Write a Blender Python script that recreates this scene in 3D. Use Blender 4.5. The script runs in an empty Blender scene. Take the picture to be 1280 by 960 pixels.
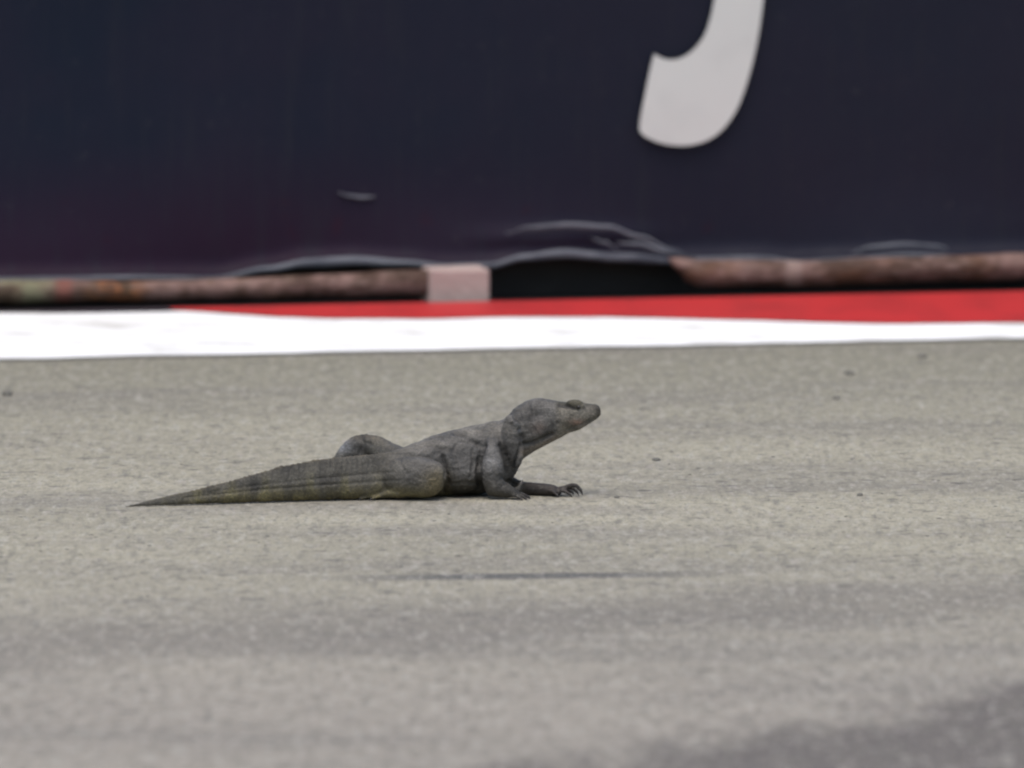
import bpy, bmesh, math, random
import numpy as np
from mathutils import Vector, noise, kdtree
from mathutils.bvhtree import BVHTree

random.seed(4)
S = bpy.context.scene
COL = S.collection

# ------------------------------------------------------------------ camera
CAM_Y, CAM_H, LENS = -30.0, 3.2, 385.7
PITCH = math.radians(5.50)
CAMP = Vector((0, CAM_Y, CAM_H))
cd = bpy.data.cameras.new('camera'); cam = bpy.data.objects.new('camera', cd); COL.objects.link(cam)
cam.location = CAMP
cam.rotation_euler = (math.pi/2 - PITCH, 0, 0)
cd.lens = LENS; cd.sensor_width = 36; cd.clip_start = 0.5; cd.clip_end = 4000
cd.dof.use_dof = True; cd.dof.focus_distance = 30.15; cd.dof.aperture_fstop = 2.7
S.cycles.filter_width = 2.3
S.camera = cam

# ------------------------------------------------------------------ sky, sun, exposure
SUN_EL, SUN_AZ = math.radians(72), math.radians(195)       # azimuth measured clockwise from +Y
w = bpy.data.worlds.new('World'); S.world = w; w.use_nodes = True
nt = w.node_tree; bg = nt.nodes['Background']
sky = nt.nodes.new('ShaderNodeTexSky'); sky.sky_type = 'NISHITA'; sky.sun_disc = False
sky.sun_elevation = SUN_EL; sky.sun_rotation = SUN_AZ
sky.dust_density = 4.0; sky.air_density = 1.2; sky.altitude = 0
nt.links.new(sky.outputs[0], bg.inputs[0]); bg.inputs[1].default_value = 0.10
sd = bpy.data.lights.new('sun', 'SUN'); sun = bpy.data.objects.new('sun', sd); COL.objects.link(sun)
sd.energy = 0.95; sd.angle = math.radians(48); sd.color = (1, 0.955, 0.89)
d = Vector((math.sin(SUN_AZ)*math.cos(SUN_EL), math.cos(SUN_AZ)*math.cos(SUN_EL), math.sin(SUN_EL)))
sun.rotation_euler = (-d).to_track_quat('-Z', 'Y').to_euler(); sun.location = d*20
S.view_settings.view_transform = 'Standard'; S.view_settings.look = 'None'
S.view_settings.exposure = 0.86; S.view_settings.gamma = 1

# ------------------------------------------------------------------ geometry helpers
K = 36/LENS/1280
FW = Vector((0, math.cos(PITCH), -math.sin(PITCH))); UP = Vector((0, math.sin(PITCH), math.cos(PITCH)))
def ray(px, py): return FW + Vector((1, 0, 0))*((px-640)*K) - UP*((py-480)*K)
def P(px, py, Y):                       # point of the picture ray at world depth Y
    r = ray(px, py); return CAMP + r*((Y-CAM_Y)/r.y)
def G(px, py, z=0.0):
    r = ray(px, py); return CAMP + r*((z-CAM_H)/r.z)
def RP(px, py, p0, n):
    r = ray(px, py); return CAMP + r*((p0-CAMP).dot(n)/r.dot(n))
def proj(co):
    q = co - np.array(CAMP); f = q@np.array(FW); return 640+q[:, 0]/f/K, 480-(q@np.array(UP))/f/K

def tag(o, label=None, cat=None, group=None, kind=None):
    for k, v in (('label', label), ('category', cat), ('group', group), ('kind', kind)):
        if v: o[k] = v
    return o
def empty(name, loc):
    o = bpy.data.objects.new(name, None); COL.objects.link(o); o.location = loc; return o
def obj(name, verts, faces, mat, parent=None, smooth=True, bevel=0):
    m = bpy.data.meshes.new(name); m.from_pydata([tuple(v) for v in verts], [], faces); m.update()
    bm = bmesh.new(); bm.from_mesh(m); bmesh.ops.recalc_face_normals(bm, faces=bm.faces); bm.to_mesh(m); bm.free()
    if smooth: m.shade_smooth()
    if mat: m.materials.append(mat)
    o = bpy.data.objects.new(name, m); COL.objects.link(o)
    if parent:
        o.parent = parent; o.matrix_parent_inverse = __import__('mathutils').Matrix.Translation(-parent.location)
    if bevel:
        b = o.modifiers.new('bevel', 'BEVEL'); b.width = bevel; b.segments = 2
    return o

# ------------------------------------------------------------------ material helper
class M:
    def __init__(s, name, rough=0.8, spec=0.3):
        s.m = bpy.data.materials.new(name); s.m.use_nodes = True; s.t = s.m.node_tree
        s.b = s.t.nodes['Principled BSDF']; s.b.inputs['Roughness'].default_value = rough
        s.b.inputs['Specular IOR Level'].default_value = spec
        s.tc = s.t.nodes.new('ShaderNodeTexCoord').outputs['Object']
        s.geo = s.t.nodes.new('ShaderNodeNewGeometry').outputs['Position']
    def L(s, a, b): s.t.links.new(a, b)
    def put(s, sock, v):
        if isinstance(v, bpy.types.NodeSocket): s.L(v, sock)
        elif isinstance(v, (tuple, list)) and len(v) == 3 and sock.type == 'RGBA': sock.default_value = (*v, 1)
        else: sock.default_value = v
    def math(s, op, a, b=0.0, c=None, clamp=False):
        n = s.t.nodes.new('ShaderNodeMath'); n.operation = op; n.use_clamp = clamp
        s.put(n.inputs[0], a); s.put(n.inputs[1], b)
        if c is not None: s.put(n.inputs[2], c)
        return n.outputs[0]
    def mapp(s, scale=(1, 1, 1), rot=(0, 0, 0), loc=(0, 0, 0), src=None):
        n = s.t.nodes.new('ShaderNodeMapping'); s.L(src or s.geo, n.inputs[0])
        n.inputs[1].default_value = loc; n.inputs[2].default_value = rot; n.inputs[3].default_value = scale; return n.outputs[0]
    def noise(s, vec, scale=5, detail=3, rough=0.5):
        n = s.t.nodes.new('ShaderNodeTexNoise'); s.L(vec, n.inputs['Vector'])
        n.inputs['Scale'].default_value = scale; n.inputs['Detail'].default_value = detail; n.inputs['Roughness'].default_value = rough
        return n.outputs['Fac']
    def voro(s, vec, scale=5, feat='F1', out='Distance'):
        n = s.t.nodes.new('ShaderNodeTexVoronoi'); n.feature = feat; s.L(vec, n.inputs['Vector']); n.inputs['Scale'].default_value = scale
        return n.outputs[out]
    def rng(s, v, a, b, c=0.0, d=1.0, smooth=True):
        n = s.t.nodes.new('ShaderNodeMapRange'); n.interpolation_type = 'SMOOTHSTEP' if smooth else 'LINEAR'
        s.put(n.inputs[0], v)
        for i, q in enumerate((a, b, c, d)): s.put(n.inputs[i+1], q)
        return n.outputs[0]
    def mix(s, f, a, b, mode='MIX'):
        n = s.t.nodes.new('ShaderNodeMix'); n.data_type = 'RGBA'; n.blend_type = mode
        s.put(n.inputs[0], f); s.put(n.inputs[6], a); s.put(n.inputs[7], b); return n.outputs[2]
    def xyz(s, v):
        n = s.t.nodes.new('ShaderNodeSeparateXYZ'); s.L(v, n.inputs[0]); return n.outputs
    def bump(s, h, dist, strength=1.0, prev=None):
        n = s.t.nodes.new('ShaderNodeBump'); s.L(h, n.inputs['Height']); n.inputs['Distance'].default_value = dist
        n.inputs['Strength'].default_value = strength
        if prev: s.L(prev, n.inputs['Normal'])
        return n.outputs[0]
    def done(s, col, nrm=None, rough=None):
        s.put(s.b.inputs['Base Color'], col)
        if nrm: s.L(nrm, s.b.inputs['Normal'])
        if rough is not None: s.put(s.b.inputs['Roughness'], rough)
        return s.m

# ------------------------------------------------------------------ ground: pale worn concrete run-off and track
def ground_material():
    m = M('worn_track_concrete', 0.9, 0.2)
    X, Y, Z = m.xyz(m.geo)[0:3]
    big = m.noise(m.mapp((0.45, 0.9, 1), (0, 0, -0.17)), 1.0, 4, 0.55)
    band = m.noise(m.mapp((0.35, 1.25, 1), (0, 0, -0.42), (3, 7.3, 0)), 1.0, 4, 0.6)
    mid = m.noise(m.mapp((1, 0.30, 1)), 16, 3, 0.6)
    mot = m.noise(m.mapp((1, 0.20, 1)), 30, 3, 0.55); mo2 = m.noise(m.mapp((.8, 0.14, 1), (0, 0, .05), (5, 2, 0)), 44, 2, 0.5)
    fine = m.noise(m.mapp((1, 0.26, 1)), 62, 4, 0.7)
    grit = m.noise(m.mapp((1, 0.40, 1)), 150, 2, 0.6)
    c = m.mix(m.rng(big, .35, .65), (.290, .272, .209), (.348, .326, .251))
    # greenish dust towards the kerb, warmer grey on the track side
    c = m.mix(m.rng(Y, 0.6, 4.2), c, (.224, .215, .166))
    c = m.mix(m.rng(Y, -1.0, -5.0, 0, .7), c, (.272, .244, .220))
    c = m.mix(m.math('MULTIPLY', m.rng(band, .46, .64), .50), c, (.165, .155, .142))
    # darker wheel tracks
    t1 = m.math('ADD', Y, m.math('MULTIPLY', X, -.42))
    wob = m.math('MULTIPLY', m.math('SUBTRACT', m.noise(m.mapp((1.1, 1.1, 1)), 1.5, 4, .6), .5), 1.1)
    t1 = m.math('ADD', t1, wob)
    k1 = m.math('MULTIPLY', m.rng(m.math('ABSOLUTE', m.math('ADD', t1, 2.95)), .10, .70, 1, 0), .58)
    c = m.mix(k1, c, (.150, .137, .124))
    # dark rubbered asphalt in the near right corner
    f = m.math('ADD', m.math('ADD', Y, 5.62), m.math('MULTIPLY', m.math('SUBTRACT', X, .11), -1.42))
    f = m.math('ADD', f, m.math('MULTIPLY', m.math('SUBTRACT', m.noise(m.mapp((1.4, .5, 1)), 2.6, 5, .65), .5), 2.0))
    k2 = m.rng(f, .20, -.35)
    c = m.mix(m.math('MULTIPLY', k2, .95), c, (.098, .086, .082))
    # narrow dark streak, tapering at both ends
    g = m.math('ADD', m.math('ADD', Y, 1.93), m.math('MULTIPLY', X, -.10))
    g = m.math('ADD', g, m.math('MULTIPLY', m.math('SUBTRACT', m.noise(m.geo, 5, 3, .6), .5), .05))
    wd = m.math('MULTIPLY', m.rng(X, -.62, -.10), m.rng(X, .70, .10))
    k3 = m.math('MULTIPLY', m.rng(m.math('ABSOLUTE', g), .03, .095, 1, 0), m.math('MULTIPLY', wd, .92))
    c = m.mix(k3, c, (.060, .062, .068))
    # grain
    c = m.mix(m.rng(mot, .50, .70, 0, .55), c, (.170, .165, .138))
    c = m.mix(m.rng(mot, .48, .32, 0, .45), c, (.375, .365, .320))
    c = m.mix(m.rng(mo2, .56, .72, 0, .50), c, (.150, .145, .130))
    c = m.mix(m.rng(mo2, .42, .28, 0, .40), c, (.36, .33, .30))
    c = m.mix(m.rng(mid, .30, .70, 0, .22), c, (.19, .18, .15))
    c = m.mix(m.math('MULTIPLY', m.rng(fine, .52, .68), .62), c, (.125, .120, .105))
    c = m.mix(m.math('MULTIPLY', m.rng(fine, .46, .30), .60), c, (.42, .40, .36))
    c = m.mix(m.math('MULTIPLY', m.rng(grit, .56, .68), .50), c, (.09, .088, .08))
    # scattered short dark pits, stretched along the driving direction
    pit = m.noise(m.mapp((.55, .9, 1), (0, 0, -.12)), 20, 2, .5)
    c = m.mix(m.math('MULTIPLY', m.rng(pit, .63, .70), .6), c, (.09, .086, .078))
    dash = m.noise(m.mapp((.35, .55, 1), (0, 0, -.10), (9, 1, 0)), 34, 2, .5)
    c = m.mix(m.math('MULTIPLY', m.rng(dash, .625, .69), m.rng(big, .6, .4, .2, .75)), c, (.085, .082, .078))
    h = m.math('ADD', m.math('MULTIPLY', fine, .7), m.math('MULTIPLY', grit, .4))
    n = m.bump(h, .006, .7); n = m.bump(mid, .012, .35, n)
    return m.done(c, n)
GM = ground_material()
R = 900
vs = [(-R, -R, 0), (R, -R, 0), (R, R, 0), (-R, R, 0)]
tag(obj('ground', vs, [(0, 1, 2, 3)], GM, smooth=False), kind='structure')

# ------------------------------------------------------------------ barrier frame: u along kerb, v away from the track
A, B = G(0, 452), G(1280, 426)
U = (B-A).normalized(); V = Vector((-U.y, U.x, 0)); O = A + (B-A)*.5
def W(u, v, z): return O + U*u + V*v + Vector((0, 0, z))
KW, KR = 1.02, 0.060           # kerb width and rise
ZU = Vector((0, 0, 1))
KN = (V*(-KR) + ZU*KW).normalized()
def box(name, u0, u1, v0, v1, z0, z1, mat, parent=None, bevel=0, jit=0, kind=None):
    c = [W(u, v, z) for z in (z0, z1) for (u, v) in ((u0, v0), (u1, v0), (u1, v1), (u0, v1))]
    c = [p + Vector([random.uniform(-jit, jit) for _ in range(3)]) for p in c]
    o = obj(name, c, [(0, 1, 2, 3), (4, 5, 6, 7), (0, 1, 5, 4), (1, 2, 6, 5), (2, 3, 7, 6), (3, 0, 4, 7)], mat, parent, False, bevel)
    return tag(o, kind=kind)

m = M('kerb_concrete', .85, .2)
kerb_mat = m.done(m.mix(m.noise(m.geo, 6, 4), (.20, .19, .17), (.12, .115, .10)), m.bump(m.noise(m.geo, 60, 3), .003))
UE = 14
kv = [W(-UE, 0, .003), W(UE, 0, .003), W(UE, KW, KR), W(-UE, KW, KR), W(UE, KW+.02, KR), W(-UE, KW+.02, KR), W(UE, KW+.02, -.05), W(-UE, KW+.02, -.05), W(-UE, 0, -.05), W(UE, 0, -.05)]
kerb = tag(obj('kerb', kv, [(0, 1, 2, 3), (3, 2, 4, 5), (5, 4, 6, 7), (0, 1, 9, 8), (8, 9, 6, 7), (0, 3, 5, 7, 8), (1, 2, 4, 6, 9)], kerb_mat, smooth=False), kind='structure')

m = M('white_kerb_paint', .55, .4)
nz = m.noise(m.mapp((.6, 1.4, 1)), 7, 5, .6)
white_mat = m.done(m.mix(m.rng(nz, .52, .72, 0, .75), (.84, .85, .85), (.50, .49, .45)), m.bump(m.noise(m.geo, 70, 3), .0015, .5))
m = M('red_kerb_paint', .5, .4)
nz = m.noise(m.mapp((1.2, .6, 1)), 5, 5, .6)
red_mat = m.done(m.mix(m.rng(nz, .4, .75, 0, .6), (.47, .026, .028), (.27, .020, .022)), m.bump(m.noise(m.geo, 70, 3), .0015, .5))

m = M('black_shade_and_grime', .8, .2)
shade_grime_mat = m.done(m.mix(m.noise(m.geo, 12, 4), (.018, .014, .02), (.05, .035, .045)))  # dirt and the shadow under the rail, both in this dark colour

def kuv(px, py):                              # picture point on the sloping kerb -> (u, v)
    p = RP(px, py, W(0, 0, .003), KN) - O; return p.dot(U), max(0.0, min(KW, p.dot(V)))
bd = [(-60, 391), (-30, 390), (0, 391), (120, 391), (228, 389), (262, 391), (300, 393.5), (350, 397), (420, 399), (520, 399.5), (640, 397), (760, 397), (850, 399), (950, 402), (1060, 405), (1120, 406), (1200, 405), (1280, 404.5), (1400, 404)]
bp = [kuv(*q) for q in bd]
def lerp_v(u):
    if u <= bp[0][0]: return bp[0][1]
    for (a, va), (b, vb) in zip(bp, bp[1:]):
        if u <= b: return va + (vb-va)*(u-a)/(b-a)
    return bp[-1][1]
def strip(name, u0, u1, lo, hi, mat, lift, rag=0.0):
    n = int((u1-u0)/.03); vs = []; fs = []
    for i in range(n+1):
        u = u0 + (u1-u0)*i/n
        a, b = lo(u), hi(u)
        for j in range(4):
            v = a + (b-a)*j/3
            vs.append(W(u, v, .003 + (KR-.003)*v/KW + lift))
        if i:
            q = 4*i
            for j in range(3): fs.append((q-4+j, q+j, q+j+1, q-3+j))
    return obj(name, vs, fs, mat, kerb, False)
rag = lambda u, s, a: a*(noise.noise(Vector((u*s, s, 0))) + .5*noise.noise(Vector((u*s*3, s, 4))))
ur = kuv(228, 389)[0]
strip('white_paint', -UE, UE, lambda u: .015 + rag(u, 3, .02), lambda u: min(lerp_v(u), KW-.02) + rag(u, 5, .010) - .006, white_mat, .004)
strip('red_paint', ur-.04, UE, lambda u: min(lerp_v(u) + rag(u, 5, .010) + abs(rag(u, 31, .06))*max(0, 1-(u-ur)/.35) - .004, KW-.02), lambda u: KW-.004, red_mat, .007)

strip('shade_and_grime', -UE, ur-.03, lambda u: min(lerp_v(u), KW-.03) + rag(u, 5, .010) - .010, lambda u: KW-.002, shade_grime_mat, .0075)  # dark band painted on the kerb for the rail's shadow and dirt

# ------------------------------------------------------------------ dark strip and backing behind the kerb
m = M('black_rubber', .7, .3)
rubber = m.done(m.mix(m.noise(m.geo, 8, 4), (.014, .014, .015), (.028, .026, .024)), m.bump(m.noise(m.geo, 30, 4), .006))
box('shade_base_strip', -UE, UE, KW+.021, 2.8, -.04, .045, rubber, kind='structure')  # black base, the shadow band under the rails put into its colour
BV = KW + .28                                  # plane of the advertising sheet
bw = box('barrier_backing', -UE, UE, BV+.10, BV+.9, .049, 1.72, rubber)
tag(bw, 'black rubber barrier backing behind the dark blue sheet, seen as the black gap', 'barrier')

# ------------------------------------------------------------------ advertising sheet
def on_sheet(px, py, dv=0.0):
    p = RP(px, py, W(0, BV+dv, 0), V) - O; return p.dot(U), p.z
def interp(tab, x):
    if x <= tab[0][0]: return tab[0][1]
    for (a, va), (b, vb) in zip(tab, tab[1:]):
        if x <= b:
            t = (x-a)/(b-a); t = t*t*(3-2*t); return va+(vb-va)*t
    return tab[-1][1]
edge_px = [(-300, 345), (0, 348), (150, 346), (270, 346), (330, 335), (380, 327), (440, 324), (500, 327), (560, 332), (610, 330), (650, 320), (700, 315), (770, 320), (850, 324), (940, 322), (990, 325), (1060, 322), (1130, 317), (1200, 320), (1280, 318), (1500, 314)]
edge = [on_sheet(a, b) for a, b in edge_px]
m = M('dark_blue_printed_vinyl', .5, .14)
X, Y, Z = m.xyz(m.geo)[0:3]
n1 = m.noise(m.geo, 1.6, 4, .6); n2 = m.noise(m.mapp((8, 8, .7)), 3, 4, .6); n3 = m.noise(m.geo, 9, 4, .6)
c = m.mix(m.rng(n1, .3, .7), (.0066, .0106, .0225), (.0108, .0114, .0235))
c = m.mix(m.math('MULTIPLY', m.rng(Z, .66, .16, 0, .75), m.rng(X, 1.2, -.8, .25, 1)), c, (.0200, .0055, .0185))
c = m.mix(m.math('MULTIPLY', m.rng(X, -1.2, 1.3, 0, .5), 1.0), c, (.0165, .0175, .029))
c = m.mix(m.rng(n2, .5, .8, 0, .5), c, (.017, .019, .027))
c = m.mix(m.math('MULTIPLY', m.rng(n3, .62, .75), m.rng(Z, .55, .2, .05, .5)), c, (.032, .006, .014))
c = m.mix(m.math('MULTIPLY', m.rng(m.noise(m.geo, 22, 5, .7), .60, .75), .25), c, (.06, .06, .062))
vinyl = m.done(c, m.bump(n2, .004, .35, m.bump(n1, .03, .25)), m.rng(n3, .3, .7, .48, .62))
m = M('grey_highlight_and_scuff', .6, .35)
hem_mat = m.done(m.mix(m.rng(m.noise(m.mapp((3, 3, 12)), 3, 4), .3, .7), (.15, .157, .18), (.065, .07, .088)), m.bump(m.noise(m.geo, 30, 3), .003))  # pale grey holds painted highlights of hem and folds, also the scuff

def bulge(u, z, ez):
    h = z - ez
    b = -.022*math.exp(-(h/.03)**2)                                       # lip turned towards the track
    b += -.012*math.exp(-(h/.16)**2)*(1+math.sin(u*4.1+1))
    b += .006*noise.noise(Vector((u*1.7, z*1.2, 2)))
    u1, z1 = on_sheet(700, 295)
    b += -.028*math.exp(-((u-u1)/.22)**2 - ((z-z1)/.030)**2)
    return b
ban = empty('advertising_banner', W(0, BV, .2))
tag(ban, 'dark navy vinyl advertising sheet with white lettering along the barrier', 'banner')
NU, NZ = 560, 46; vs = []; fs = []
ulo, uhi, ztop = -6.5, 6.5, 1.66
us = [ulo + (uhi-ulo)*i/NU for i in range(NU+1)]
for i, u in enumerate(us):
    ez = interp(edge, u)
    for j in range(NZ+1):
        z = ez + (ztop-ez)*(j/NZ)**2.0
        vs.append(W(u, BV + bulge(u, z, ez), z))
        if i and j:
            q = i*(NZ+1)+j; fs.append((q-NZ-2, q-1, q, q-NZ-1))
sh = obj('sheet', vs, fs, vinyl, ban)
so = sh.modifiers.new('s', 'SOLIDIFY'); so.thickness = .004; so.offset = 1
# turned lower hem, caught sky light put into its grey (runs as a rounded lip along the sheet's edge)
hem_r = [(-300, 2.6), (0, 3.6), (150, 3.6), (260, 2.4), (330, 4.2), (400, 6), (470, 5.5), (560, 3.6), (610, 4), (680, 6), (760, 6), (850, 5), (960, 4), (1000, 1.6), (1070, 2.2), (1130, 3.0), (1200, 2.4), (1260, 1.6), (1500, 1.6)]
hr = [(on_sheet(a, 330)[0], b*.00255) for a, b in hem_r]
def ribbon(name, pts, mat, parent, rv=.011, n=10):
    vs = []; fs = []
    for i, (c, r) in enumerate(pts):
        for k in range(n):
            a = 2*math.pi*k/n
            vs.append(c + V*(math.cos(a)*rv*(r/.012)**.5) + ZU*(math.sin(a)*r))
            if i:
                q = i*n; fs.append((q-n+k, q-n+(k+1) % n, q+(k+1) % n, q+k))
    fs += [tuple(range(n)), tuple(range(len(vs)-n, len(vs)))]
    return obj(name, vs, fs, mat, parent)
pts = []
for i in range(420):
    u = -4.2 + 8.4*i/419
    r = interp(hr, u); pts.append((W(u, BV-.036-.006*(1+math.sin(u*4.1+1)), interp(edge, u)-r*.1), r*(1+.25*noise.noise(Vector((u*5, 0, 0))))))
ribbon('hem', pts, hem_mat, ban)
def fold(pxs, rr, dv, name='fold'):
    pts = []; n = 50
    for i in range(n):
        t = i/(n-1); x = pxs[0][0] + (pxs[-1][0]-pxs[0][0])*t
        y = interp(pxs, x); u, z = on_sheet(x, y, dv)
        pts.append((W(u, BV+dv, z), max(.0012, rr*math.sin(math.pi*min(1, max(0, t)))**.7)))
    return ribbon(name, pts, hem_mat, ban, .008)
fold([(632, 292), (660, 284), (710, 281), (760, 284), (800, 296), (840, 312), (870, 322)], .0085, -.046)  # fold lips, light on the creased sheet put into their grey
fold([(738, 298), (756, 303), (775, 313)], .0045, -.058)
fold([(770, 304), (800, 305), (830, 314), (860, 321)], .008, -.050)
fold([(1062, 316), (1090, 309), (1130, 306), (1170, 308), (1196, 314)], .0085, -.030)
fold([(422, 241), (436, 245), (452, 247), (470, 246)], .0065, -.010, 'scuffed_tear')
# white letter
m = M('white_vinyl_print', .5, .35)
let_mat = m.done(m.mix(m.rng(m.noise(m.geo, 5, 4), .4, .8, 0, .6), (.60, .615, .585), (.51, .52, .50)))
J = [(912, -130), (902, -60), (896, -20), (892, 0), (888, 20), (882, 40), (873, 55), (862, 66), (850, 73), (838, 75), (827, 73), (817, 67), (812, 85), (806, 115), (800, 145), (798, 162), (801, 167), (808, 172), (822, 178), (838, 181.5), (858, 182), (878, 178), (896, 168), (910, 153), (921, 135), (930, 112), (938, 85), (945, 55), (950, 25), (953, 0), (957, -30), (970, -130)]
def smooth_poly(p, it=2):
    for _ in range(it):
        q = [p[0]]
        for a, b in zip(p, p[1:]):
            if (a == (817, 67)) : q.append(a)
            q.append((a[0]*.75+b[0]*.25, a[1]*.75+b[1]*.25)); q.append((a[0]*.25+b[0]*.75, a[1]*.25+b[1]*.75))
        q.append(p[-1]); p = q
    return p
Jp = [on_sheet(a, b, -.012) for a, b in smooth_poly(J, 1)]
bm = bmesh.new()
f = bm.faces.new([bm.verts.new(W(u, BV-.024, z)) for u, z in Jp])
r = bmesh.ops.extrude_face_region(bm, geom=[f]); bmesh.ops.translate(bm, verts=[v for v in r['geom'] if isinstance(v, bmesh.types.BMVert)], vec=V*.0035)
bmesh.ops.recalc_face_normals(bm, faces=bm.faces); bmesh.ops.triangulate(bm, faces=bm.faces)
me = bpy.data.meshes.new('letter'); bm.to_mesh(me); bm.free(); me.materials.append(let_mat)
lo = bpy.data.objects.new('letter', me); COL.objects.link(lo); lo.parent = ban; lo.location = -ban.location
lo['label'] = 'white lower end of a slanted letter j'

# ------------------------------------------------------------------ weathered rails under the sheet
def rail_material(name, left):
    m = M(name, .75, .3)
    X, Y, Z = m.xyz(m.geo)[0:3]
    n1 = m.noise(m.mapp((1, 1, 1.5)), 7, 4, .6); n2 = m.noise(m.mapp((1, 1, 2)), 18, 4, .6); n3 = m.noise(m.geo, 3, 3, .5)
    c = m.mix(m.rng(n1, .35, .62), (.20, .125, .108), (.055, .030, .020))
    c = m.mix(m.rng(n2, .5, .75, 0, .5), c, (.26, .19, .165))
    c = m.mix(m.rng(m.noise(m.mapp((1, 1, 1), loc=(4, 0, 0)), 5, 4, .6), .52, .70, 0, .55), c, (.13, .080, .032) if left else (.13, .060, .030))
    if left:
        c = m.mix(m.math('MULTIPLY', m.rng(X, -1.40, -1.54, 0, .8), m.rng(n1, .6, .4, .1, .9)), c, (.16, .175, .095))
        c = m.mix(m.math('MULTIPLY', m.rng(m.math('ABSOLUTE', m.math('ADD', X, 1.27)), .02, .14, .9, 0), m.rng(n2, .42, .58)), c, (.24, .09, .035))
        c = m.mix(m.rng(m.math('ABSOLUTE', m.math('ADD', X, 1.44)), .01, .04, .7, 0), c, (.20, .065, .05))
    else:
        c = m.mix(m.rng(m.math('ABSOLUTE', m.math('SUBTRACT', X, .92)), .01, .04, .4, 0), c, (.36, .28, .25))
    return m.done(c, m.bump(n2, .01, .6, m.bump(n1, .02, .5)))
def rail(name, prof, mat, dv, label):
    """prof: picture (x, top, bottom); one lumpy tapering rail"""
    vs = []; fs = []; n = 16; N = 150
    tp = [(p[0], p[1]) for p in prof]; bt = [(p[0], p[2]) for p in prof]
    for i in range(N):
        x = prof[0][0] + (prof[-1][0]-prof[0][0])*i/(N-1)
        a = RP(x, interp(tp, x), W(0, KW+dv, 0), V); b = RP(x, interp(bt, x), W(0, KW+dv, 0), V)
        c = (a+b)/2; r = (a.z-b.z)/2*(1+.07*noise.noise(Vector((x*.03, 1, 0))))
        e = 1.0
        if i < 2 or i > N-3: e = .80 if i in (0, N-1) else .95
        for k in range(n):
            q = 2*math.pi*k/n
            rr = r*e*(1+.10*noise.noise(Vector((x*.012, math.cos(q)*1.5, math.sin(q)*1.5))))
            vs.append(c + V*math.cos(q)*rr + ZU*math.sin(q)*rr)
            if i: s = i*n; fs.append((s-n+k, s-n+(k+1) % n, s+(k+1) % n, s+k))
    fs += [tuple(range(n)), tuple(range(len(vs)-n, len(vs)))]
    o = obj(name, vs, fs, mat); return tag(o, label, 'rail', 'weathered rails under the sheet')
rail('weathered_rail', [(-700, 347, 384), (0, 350, 379), (150, 351, 376), (300, 348, 374), (420, 342, 371), (545, 336, 370)], rail_material('mossy_rail', True), .13,
     'mottled brown rail under the banner, green and orange stained, left of the pale block')
rail('weathered_rail', [(836, 322, 326), (846, 322, 338), (858, 323, 352), (872, 325, 359), (900, 325, 360), (1000, 326, 358), (1100, 322, 354), (1200, 319, 351), (1280, 316, 350), (1900, 300, 338)], rail_material('brown_rail', False), .13,
     'lumpy pinkish brown rail under the banner, right of the black gap')
m = M('pale_pink_concrete', .85, .2)
blk = m.done(m.mix(m.noise(m.geo, 14, 4), (.47, .37, .34), (.36, .27, .245)), m.bump(m.noise(m.geo, 40, 4), .004))
pa = RP(538, 382, W(0, KW+.06, 0), V)-O; pb = RP(612, 336, W(0, KW+.06, 0), V)-O
tag(box('support_block', pa.dot(U), pb.dot(U), KW+.06, KW+.20, .046, pb.z, blk, bevel=.006, jit=.003), 'pale pinkish block standing under the banner beside the black gap', 'block')

# ------------------------------------------------------------------ small dark bits lying on the track
m = M('rubber_crumb', .8, .3)
crumb_mat = m.done(m.mix(m.noise(m.geo, 90, 3), (.10, .096, .085), (.15, .145, .125)))
def crumb_geo(c, sx, sy, sz, seed):
    bm = bmesh.new(); bmesh.ops.create_icosphere(bm, subdivisions=2, radius=1)
    for v in bm.verts:
        k = 1+.45*noise.noise(v.co*1.4+Vector((seed, 0, 0))); v.co = Vector((v.co.x*sx*k, v.co.y*sy*k, max(-.3, v.co.z)*sz*k))
        v.co += c + Vector((0, 0, sz*.28))
    V_ = [v.co.copy() for v in bm.verts]; bm.verts.index_update(); F = [[v.index for v in f.verts] for f in bm.faces]; bm.free(); return V_, F
bits = [((10, 493), .017, .05, .010, 'dark round crumb of rubber on the track at the far left, near the white kerb'),
        ((1153, 446), .016, .05, .005, 'dark flat crumb close to the white kerb line at the far right'),
        ((1062, 467), .014, .06, .005, 'dark twin crumb right of centre between the lizard and the kerb'),
        ((1045, 498), .011, .04, .005, 'small dark crumb lying to the right of the lizard head'),
        ((820, 575), .012, .03, .005, 'small dark crumb just in front of the lizard snout'),
        ((1075, 619), .009, .02, .004, 'tiny dark crumb far to the right of the lizard hand'),
        ((771, 622), .008, .02, .004, 'tiny dark crumb nearest the claws of the lizard hand')]
for i, (q, a, b, c_, lab) in enumerate(bits):
    vv, ff = crumb_geo(G(*q), a, b, c_, i*3.7)
    tag(obj('rubber_crumb', vv, ff, crumb_mat), lab, 'rubber crumb', 'crumbs scattered on the track')
AV, AF = [], []
for i in range(1500):
    x = random.uniform(-3, 3); y = random.uniform(-6.5, 3.9) if random.random() < .8 else random.gauss(-.6, .9)
    if abs(x+.3) < 1 and -.4 < y < .5: continue
    s = .0012 + .0020*random.random()**3
    vv, ff = crumb_geo(Vector((x, y, 0)), s*random.uniform(.8, 2.6), s*random.uniform(.8, 2.2), s*.6, i*.37)
    o_ = len(AV); AV += vv; AF += [[k+o_ for k in f] for f in ff]
tag(obj('grit', AV, AF, crumb_mat), 'fine dark grit strewn over the pale track', 'grit', kind='stuff')

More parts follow.
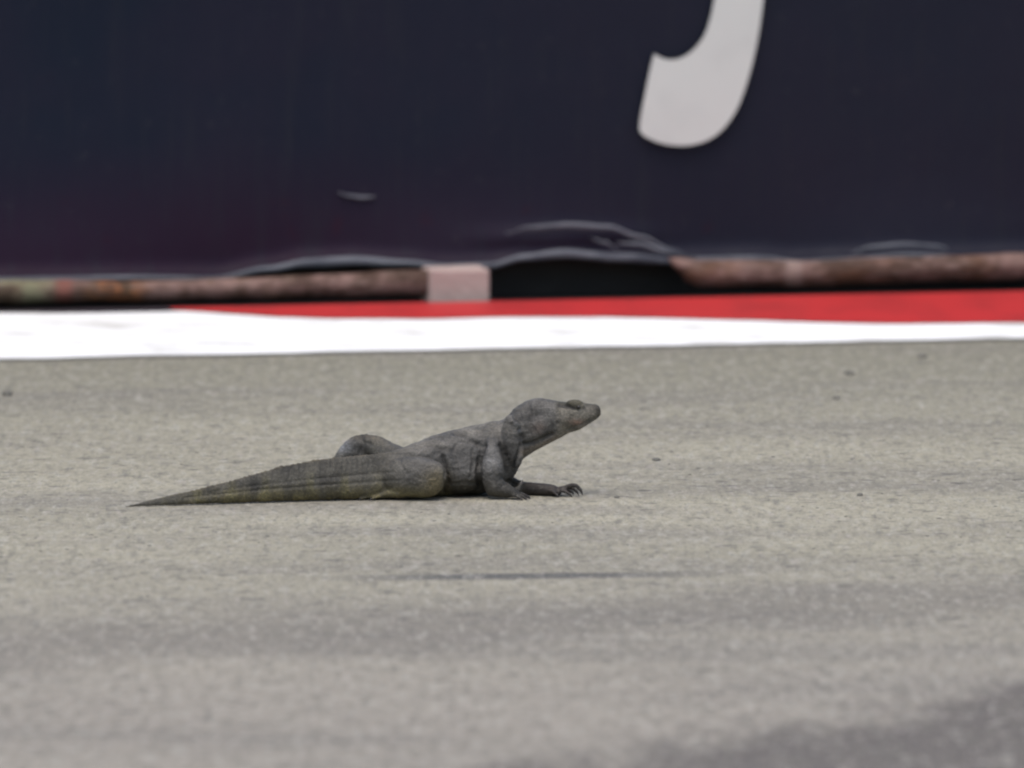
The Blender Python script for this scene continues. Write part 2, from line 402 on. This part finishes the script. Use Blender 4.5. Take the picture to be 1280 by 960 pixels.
# ------------------------------------------------------------------ the monitor lizard
PX = .0022
def catmull(a, b, c, d, t): return .5*((2*b)+(c-a)*t+(2*a-5*b+4*c-d)*t*t+(3*b-a-3*c+d)*t**3)
LV, LF = [], []
def loft(sec, n=28, sub=5, pw=2.0, keel=None):
    """sec: numpy rows [cx,cy,cz, ux,uy,uz (half height vec), wx,wy,wz (half width vec)]"""
    a = np.array(sec, float); rows = []
    for i in range(len(a)-1):
        p0, p1, p2, p3 = a[max(i-1, 0)], a[i], a[i+1], a[min(i+2, len(a)-1)]
        for t in range(sub): rows.append(catmull(p0, p1, p2, p3, t/sub))
    rows.append(a[-1]); base = len(LV)
    for i, r in enumerate(rows):
        for k in range(n):
            q = 2*math.pi*k/n; c, s = math.cos(q), math.sin(q)
            c = math.copysign(abs(c)**(2/pw), c); s = math.copysign(abs(s)**(2/pw), s)
            kk = keel(r) if keel else 0.0
            LV.append(Vector(r[0:3]+r[3:6]*s+r[6:9]*c*(1-kk*(.15+.62*(s*.5+.5)))))
            if i: b = base+i*n; LF.append((b-n+k, b-n+(k+1) % n, b+(k+1) % n, b+k))
    LF.append(tuple(range(base, base+n))[::-1]); e = len(LV)-n; LF.append(tuple(range(e, e+n)))
def pair(tx, ty, bx, by, Y, hw, yaw=0.0):
    a, b = P(tx, ty, Y), P(bx, by, Y); c = (a+b)/2; u = (a-b)/2
    w = Vector((math.sin(yaw)*-hw, math.cos(yaw)*hw, 0)); return [*c, *u, *w]
def limb(pts, sub=5, n=16):
    """pts: (Vector, r_h, r_w)"""
    sec = []
    for i, (p, rh, rw) in enumerate(pts):
        t = (pts[min(i+1, len(pts)-1)][0]-pts[max(i-1, 0)][0]).normalized()
        w = t.cross(ZU)
        w = w.normalized() if w.length > .15 else Vector((0, 1, 0))
        u = w.cross(t).normalized(); sec.append([*p, *(u*rh), *(w*rw)])
    loft(sec, n, sub)
# trunk, tail and head in one run: (top x,y, bottom x,y, depth, half width)
loft([pair(156, 632.6, 156, 634.4, -.27, .003), pair(168, 629.5, 168, 633.8, -.265, .005), pair(185, 625, 185, 632.6, -.255, .009), pair(215, 618.5, 215, 631.5, -.235, .013),
      pair(250, 610.5, 250, 630.2, -.21, .018), pair(300, 597.5, 300, 628.5, -.175, .024), pair(345, 585, 345, 627, -.145, .030),
      pair(380, 577.5, 380, 626, -.12, .035), pair(415, 572.5, 415, 625, -.10, .040), pair(450, 569, 450, 624, -.08, .045),
      pair(485, 565, 487, 623, -.055, .052), pair(512, 556, 516, 621, -.025, .064), pair(540, 545, 545, 620, .01, .080), pair(568, 537, 573, 619, .035, .092),
      pair(596, 531, 602, 617, .05, .090), pair(617, 528, 628, 610, .055, .076), pair(631, 523, 643, 595, .055, .060),
      pair(643, 510, 654, 574, .055, .050), pair(659, 501, 669, 564, .055, .043), pair(676, 497.5, 688, 553.5, .05, .037),
      pair(693, 500.5, 702, 546.5, .045, .034), pair(706, 502.5, 713, 540.5, .045, .036), pair(717, 501, 724, 537.5, .047, .036), pair(728, 503, 733, 532, .05, .029),
      pair(738, 505, 741, 527, .053, .022), pair(746, 506.5, 747, 523, .055, .017), pair(751, 511, 751.5, 518.5, .056, .009)], n=40, pw=2.15,
     keel=lambda q: max(0.0, min(1.0, (-.24-q[0])/.12)))
# snout tip, brow ridges, eye swellings
def blob(c, rx, ry, rz, tilt=0):
    base = len(LV); n, k = 16, 10
    for i in range(1, k):
        th = math.pi*i/k
        for j in range(n):
            ph = 2*math.pi*j/n; x, y, z = rx*math.sin(th)*math.cos(ph), ry*math.sin(th)*math.sin(ph), rz*math.cos(th)
            LV.append(c + Vector((x*math.cos(tilt)-z*math.sin(tilt), y, x*math.sin(tilt)+z*math.cos(tilt))))
    for i in range(k-2):
        for j in range(n): a = base+i*n; LF.append((a+j, a+(j+1) % n, a+n+(j+1) % n, a+n+j))
    LF.append(tuple(range(base, base+n))); e = len(LV)-n; LF.append(tuple(range(e, e+n))[::-1])
for s in (-1, 1):
    blob(P(719, 506, .046+s*.019), .027, .012, .0152, -.06)            # brow over the eye
    blob(P(704, 524, .045+s*.022), .024, .018, .026, -.3)              # jaw muscle
    blob(P(743.5, 511.5, .055+s*.009), .0165, .010, .0145, -.35)              # nostril swelling
blob(P(672, 534, .030), .062, .024, .038, .6)                            # neck muscle, near side
blob(P(641, 552, .002), .030, .026, .076, .12)                        # shoulder fold, near side
blob(P(636, 550, .10), .030, .030, .056, .10)
blob(P(688, 545, .045), .052, .024, .011, .52)                          # throat pouch
blob(P(617, 531, .05), .030, .020, .010, .1)                            # shoulder ridge
blob(P(575, 590, -.01), .075, .055, .058, 0)                            # belly
# near foreleg
z = lambda p, zz: Vector((p.x, p.y, zz))
limb([(P(616, 552, -.005), .026, .024), (P(614, 572, -.035), .034, .030), (P(616, 592, -.055), .036, .032), (P(619, 609, -.060), .030, .032), (P(633, 613, -.062), .021, .023),
      (P(643, 616.5, -.064), .012, .017), (P(648, 619, -.066), .007, .011)], n=20)
# far foreleg
limb([(P(628, 570, .10), .024, .022), (P(626, 588, .10), .024, .022), (P(634, 601, .085), .019, .019), (P(652, 609.5, .05), .0185, .018), (P(672, 611.5, .03), .0175, .018), (P(690, 612.8, .015), .0155, .020), (P(701, 616.5, .01), .009, .018)], n=20)
# near hind leg: thigh forward, shank folded back along the ground
limb([(P(480, 595, -.05), .040, .035), (P(502, 596, -.080), .054, .044), (P(524, 597, -.088), .056, .044), (P(540, 598, -.090), .052, .040), (P(550, 600, -.088), .040, .031), (P(555.5, 602, -.086), .022, .018)], n=28)
limb([(P(540, 608, -.095), .024, .026), (P(518, 612, -.096), .020, .022), (P(495, 616, -.088), .014, .018), (P(475, 619, -.080), .008, .016)], n=18)
# far hind leg: knee raised beyond the tail
limb([(P(505, 580, .07), .045, .036), (P(485, 570, .13), .040, .036), (P(469, 560, .175), .036, .032), (P(456, 556.5, .19), .030, .028)], n=20)
limb([(P(462, 557, .19), .034, .030), (P(446, 560, .20), .034, .030), (P(432, 572, .205), .030, .026), (P(424, 588, .20), .022, .02), (P(418, 602, .19), .012, .018), (P(400, 604, .18), .008, .018)], n=20)
blob(P(457, 566, .185), .045, .024, .030)
claws = []
def digit(pts, r0=.0075, claw=True, up=False, cl=.016):
    n = len(pts); limb([(p, r0*(1-.28*i/(n-1)), r0*(1-.28*i/(n-1))) for i, p in enumerate(pts)], sub=4, n=10)
    if claw: claws.append((pts[-1], (pts[-1]-pts[-2]).normalized(), r0*.72, cl, up))
def D(px, Y, h): p = P(px, 620, Y); return Vector((p.x, Y, h))
# near hand, five digits
digit([D(639, -.072, .011), D(646, -.088, .011), D(651, -.096, .005)], .0058)
digit([D(642, -.068, .012), D(650, -.077, .012), D(656, -.081, .005)], .0060)
digit([D(643, -.062, .012), D(652, -.062, .014), D(660, -.060, .006)], .0060)
digit([D(641, -.056, .013), D(650, -.045, .015), D(658, -.038, .006)], .0058)
digit([D(643, -.050, .016), D(649.5, -.044, .030), D(652, -.042, .042)], .0105, up=True, cl=.012)
# far hand
digit([D(690, .035, .014), D(704, .045, .018), D(714, .052, .009)], .0070)
digit([D(694, .030, .014), D(706, .028, .022), D(715, .022, .022), D(720, .018, .014)], .0075, cl=.018)
digit([D(696, .012, .015), D(706, .006, .023), D(714, .002, .031), D(720.5, .001, .030), D(724.5, .000, .021)], .0080, cl=.022)
digit([D(692, .016, .014), D(704, -.004, .017), D(712, -.012, .008)], .0066)
digit([D(684, .014, .015), D(690, -.006, .016), D(696, -.018, .007)], .0062)
# near hind foot, toes back along the tail
for k, (x, y) in enumerate([(460, -.070), (450, -.080), (444, -.090), (450, -.100), (464, -.108)]):
    digit([D(482, -.080-.003*k, .010), D((482+x)/2, (y-.084)/2, .010), D(x, y, .005)], .0048, cl=.009)
for k, (x, y) in enumerate([(392, .15), (382, .165), (378, .18), (386, .195), (400, .21)]):
    digit([D(408, .175+.004*k, .011), D((408+x)/2, (y+.18)/2, .012), D(x, y, .006)], .0055, cl=.012)

me = bpy.data.meshes.new('raw'); me.from_pydata([tuple(v) for v in LV], [], LF); me.update()
tmp = bpy.data.objects.new('raw', me); COL.objects.link(tmp)
rm = tmp.modifiers.new('r', 'REMESH'); rm.mode = 'VOXEL'; rm.voxel_size = .0030
sm = tmp.modifiers.new('s', 'SMOOTH'); sm.factor = .5; sm.iterations = 5
dg = bpy.context.evaluated_depsgraph_get()
body = bpy.data.meshes.new_from_object(tmp.evaluated_get(dg)); body.name = 'body'
bpy.data.objects.remove(tmp)
sst = lambda a, b, x: (lambda t: t*t*(3-2*t))(np.clip((x-a)/(b-a), 0, 1))
nv = len(body.vertices); co = np.empty(nv*3); body.vertices.foreach_get('co', co); co = co.reshape(-1, 3)
nr = np.empty(nv*3); body.vertices.foreach_get('normal', nr); nr = nr.reshape(-1, 3)
px, py = proj(co)
near = np.clip(-(nr@np.array(FW))*3+.3, 0, 1)
def seg(px, py, pl):
    best = np.full(px.shape, 1e9)
    for (ax, ay), (bx, by) in zip(pl, pl[1:]):
        dx, dy = bx-ax, by-ay; t = np.clip(((px-ax)*dx+(py-ay)*dy)/(dx*dx+dy*dy), 0, 1)
        best = np.minimum(best, np.hypot(px-ax-t*dx, py-ay-t*dy))
    return best
# folds: (picture polyline, width px, depth m; negative = ridge)
folds = [([(568, 541), (580, 544), (590, 551), (598, 554)], 2.6, .0075), ([(577, 551), (588, 555), (600, 557)], 2.2, .004),
         ([(606, 557), (600, 572), (597, 590), (600, 606)], 2.6, .009), ([(625, 556), (631, 570), (633, 590)], 2.2, .006),
         ([(640, 527), (648, 531), (653, 540)], 2.0, -.005), ([(650, 536), (653, 548), (652, 560), (646, 572), (641, 582)], 2.6, .011),
         ([(652, 557), (664, 554), (678, 549), (690, 543)], 2.4, .007), ([(667, 530), (672, 537), (675, 543)], 1.8, -.002), ([(690, 523), (693, 530), (694, 536)], 1.8, -.002),
         ([(697, 512), (699, 520), (698, 529)], 2.4, .0035), ([(708, 537), (722, 532), (736, 527), (748, 520)], 1.4, .0030),
         ([(700, 506), (712, 509), (722, 512)], 2.2, .004), ([(554, 570), (558, 585), (559, 603), (556, 616)], 2.6, .009),
         ([(488, 567), (520, 570), (548, 575)], 2.6, .0018), ([(230, 622), (330, 612), (420, 605), (500, 600)], 1.6, .0022), ([(250, 617), (340, 604), (430, 595), (492, 590)], 1.8, .0016),
         ([(452, 545), (453, 556), (450, 566)], 2.4, .0045), ([(455, 553), (464, 555)], 2.4, .0035), ([(560, 605), (580, 603), (598, 605)], 2.2, .004),
         ([(500, 566), (500, 580), (510, 592)], 2.4, .003), ([(628, 608), (636, 601), (645, 606)], 2, .004), ([(660, 505), (664, 516), (662, 526)], 2, .003),
         ([(590, 562), (592, 580), (588, 596)], 2.4, .004), ([(570, 556), (566, 566), (570, 580)], 2.4, .003), ([(520, 560), (540, 558), (556, 562)], 2.4, .0025)]
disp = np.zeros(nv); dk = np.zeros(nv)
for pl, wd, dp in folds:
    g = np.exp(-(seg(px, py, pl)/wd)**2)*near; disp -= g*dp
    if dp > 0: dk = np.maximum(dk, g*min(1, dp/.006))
wr = np.array([noise.noise(Vector((x*30, y*30, z_*55))) + .6*noise.noise(Vector((x*90, y*60, z_*140))) for x, y, z_ in co])
wr2 = np.array([noise.noise(Vector((x*160, y*160, z_*160))) for x, y, z_ in co])
bodymask = np.clip((px-480)/40, 0, 1)*np.clip((co[:, 2]-.02)/.02, 0, 1)
wd_ = np.array([noise.noise(Vector((x*55+z_*40, y*40, z_*60-x*35))) for x, y, z_ in co])
disp += -np.abs(wd_)*.0020*bodymask*sst(660, 625, px) + wr*(.0007+.0012*bodymask*sst(690, 640, px)) + wr2*.0005
# tail rings and low dorsal crest
tm = np.clip((500-px)/60, 0, 1)*np.clip((px-180)/60, 0, 1)
disp += tm*.0005*np.sin(px*.95+1.5*wr)
topz = np.clip(nr[:, 2]*2-.9, 0, 1)
crest = (.0012*np.abs(np.sin(px*.62+wr)) + .0035*np.exp(-((px-350)/7)**2) + .0025*np.clip(wr, 0, 1))*tm*topz*(co[:, 1] < .05)
disp += crest
co2 = co + nr*disp[:, None]
co2[:, 2] = np.where(co2[:, 2] < .001, .0008+.0*co2[:, 2], co2[:, 2])
body.vertices.foreach_set('co', co2.ravel()); body.update()
# skin pattern with some painted light and shade, a colour per point of skin
def mixc(c, f, col): return c*(1-f[:, None]) + np.array(col)[None]*f[:, None]
sst = lambda a, b, x: (lambda t: t*t*(3-2*t))(np.clip((x-a)/(b-a), 0, 1))
c = np.tile(np.array([.092, .088, .082]), (nv, 1))
hgt = co[:, 2]
c = mixc(c, sst(540, 470, px)*.75, (.082, .076, .058))                                       # tail, warmer
c = mixc(c, sst(.060, .006, hgt)*sst(640, 560, px)*sst(190, 300, px)*.8, (.150, .126, .046))  # yellowish underside
c = mixc(c, np.exp(-((px-545)/16)**2-((py-602)/15)**2)*.75, (.200, .160, .078))
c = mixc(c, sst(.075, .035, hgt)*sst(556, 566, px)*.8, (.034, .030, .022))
tb = (np.sin(px*.135+.35*wr)+.5*np.sin(px*.31)) ; c = mixc(c, sst(.3, 1.1, tb)*tm*sst(.10, .03, hgt)*.55, (.145, .130, .055))
c = mixc(c, sst(.2, 1.2, -tb)*tm*.5, (.042, .040, .034))
c = mixc(c, topz*tm*.7, (.085, .060, .028))
c = mixc(c, np.exp(-((px-590)/46)**2-((py-535)/9)**2)*.85, (.190, .176, .148))                # dusty back
c = mixc(c, np.exp(-((px-535)/26)**2-((py-553)/9)**2)*.7, (.165, .152, .128))
c = mixc(c, np.exp(-((px-613)/10)**2-((py-574)/14)**2)*near*.55, (.160, .160, .160))          # upper arm, its highlight put into the colour
c = mixc(c, np.exp(-((px-430)/14)**2-((py-558)/10)**2)*.85, (.175, .182, .195))  # bluish light on the far knee, painted into the skin
head = sst(690, 704, px)
c = mixc(c, head*.9, (.185, .168, .135))
c = mixc(c, head*sst(510, 504, py)*.9, (.060, .054, .030))
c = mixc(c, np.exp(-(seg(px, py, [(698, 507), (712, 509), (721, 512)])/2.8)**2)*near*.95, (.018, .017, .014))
c = mixc(c, np.exp(-((px-721)/9)**2-((py-528)/4)**2)*.75, (.24, .140, .098))
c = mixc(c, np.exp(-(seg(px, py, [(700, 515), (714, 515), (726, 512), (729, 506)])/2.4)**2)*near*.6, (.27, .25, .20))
c = mixc(c, np.exp(-((px-748)/6)**2-((py-514)/8)**2)*.7, (.055, .050, .040))
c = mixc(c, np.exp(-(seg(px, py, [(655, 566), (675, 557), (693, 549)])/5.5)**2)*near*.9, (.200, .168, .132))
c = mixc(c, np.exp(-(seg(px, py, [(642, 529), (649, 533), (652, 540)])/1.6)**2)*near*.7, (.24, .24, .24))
c = mixc(c, np.exp(-((px-674)/9)**2-((py-535)/8)**2)*.5, (.120, .082, .064))
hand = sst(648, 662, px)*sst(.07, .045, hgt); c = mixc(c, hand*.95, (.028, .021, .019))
wr3 = np.array([noise.noise(Vector((x*22, y*22, z_*26))) for x, y, z_ in co])
c *= (1+.35*wr+.30*wr2+.60*wr3)[:, None]; c = mixc(c, dk*.55, (.030, .028, .027)); c = np.clip(c*.9, .012, .5)  # last mix darkens the fold creases, shade painted into the skin
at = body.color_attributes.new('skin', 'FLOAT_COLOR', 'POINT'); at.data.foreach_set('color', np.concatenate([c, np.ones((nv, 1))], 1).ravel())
body.shade_smooth()
m = M('scaly_skin', .55, .4)
an = m.t.nodes.new('ShaderNodeAttribute'); an.attribute_name = 'skin'
v1 = m.voro(m.mapp((1, 1, 1.3)), 165); v2 = m.noise(m.geo, 60, 4, .6)
v3 = m.rng(v1, .55, .15); cc = m.mix(m.math('MULTIPLY', m.rng(v1, .35, .65), .42), an.outputs['Color'], (.03, .029, .026))
cc = m.mix(m.rng(v2, .56, .72, 0, .35), cc, (.17, .165, .15))
skin = m.done(cc, m.bump(v3, .0016, .45, m.bump(v2, .004, .5)), m.rng(v2, .3, .7, .5, .75))
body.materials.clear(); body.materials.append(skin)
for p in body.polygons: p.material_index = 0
liz = empty('monitor_lizard', P(560, 620, 0)); liz.location.z = 0
tag(liz, 'grey monitor lizard lying on the pale track with raised head and long tail', 'lizard')
bo = bpy.data.objects.new('body', body); COL.objects.link(bo); bo.parent = liz; bo.location = -liz.location
# eyes where the picture ray meets the head, claws at the digit ends
bv = BVHTree.FromPolygons([tuple(v) for v in co2], [tuple(p.vertices) for p in body.polygons])
m = M('eye_gloss', .12, .6); eye_mat = m.done((.012, .010, .008))
m = M('horn_claw', .4, .5); claw_mat = m.done((.03, .026, .024))
hit = bv.ray_cast(CAMP, ray(723.5, 509).normalized())[0]
for s in (0, 1):
    q = hit.copy() if hit else P(723.5, 509, .02)
    q.y += .0002
    if s: q.y = 2*.049 - q.y
    bm = bmesh.new(); bmesh.ops.create_uvsphere(bm, u_segments=16, v_segments=10, radius=.0056)
    me = bpy.data.meshes.new('eye'); bm.to_mesh(me); bm.free(); me.shade_smooth(); me.materials.append(eye_mat)
    e = bpy.data.objects.new('eye', me); COL.objects.link(e); e.parent = liz; e.location = q-liz.location
for p, t, r, L_, up in claws:
    vs = []; fs = []; n = 8; cpos = p - t*.002; dr = t.copy()
    for i in range(7):
        f = i/6; rr = max(.0003, r*(1-f)**.8)
        w_ = dr.cross(ZU); w_ = w_.normalized() if w_.length > .1 else Vector((0, 1, 0)); u_ = w_.cross(dr).normalized()
        for k in range(n):
            a = 2*math.pi*k/n; vs.append(cpos + w_*math.cos(a)*rr*.8 + u_*math.sin(a)*rr)
            if i: b = i*n; fs.append((b-n+k, b-n+(k+1) % n, b+(k+1) % n, b+k))
        cpos = cpos + dr*L_/6
        if not up: dr = (dr + Vector((0, 0, -.28))).normalized()
        else: dr = (dr + Vector((-.08, 0, 0))).normalized()
    for v in vs: v.z = max(v.z, .0006)
    fs += [tuple(range(n)), tuple(range(len(vs)-n, len(vs)))]
    obj('claw', vs, fs, claw_mat, liz)
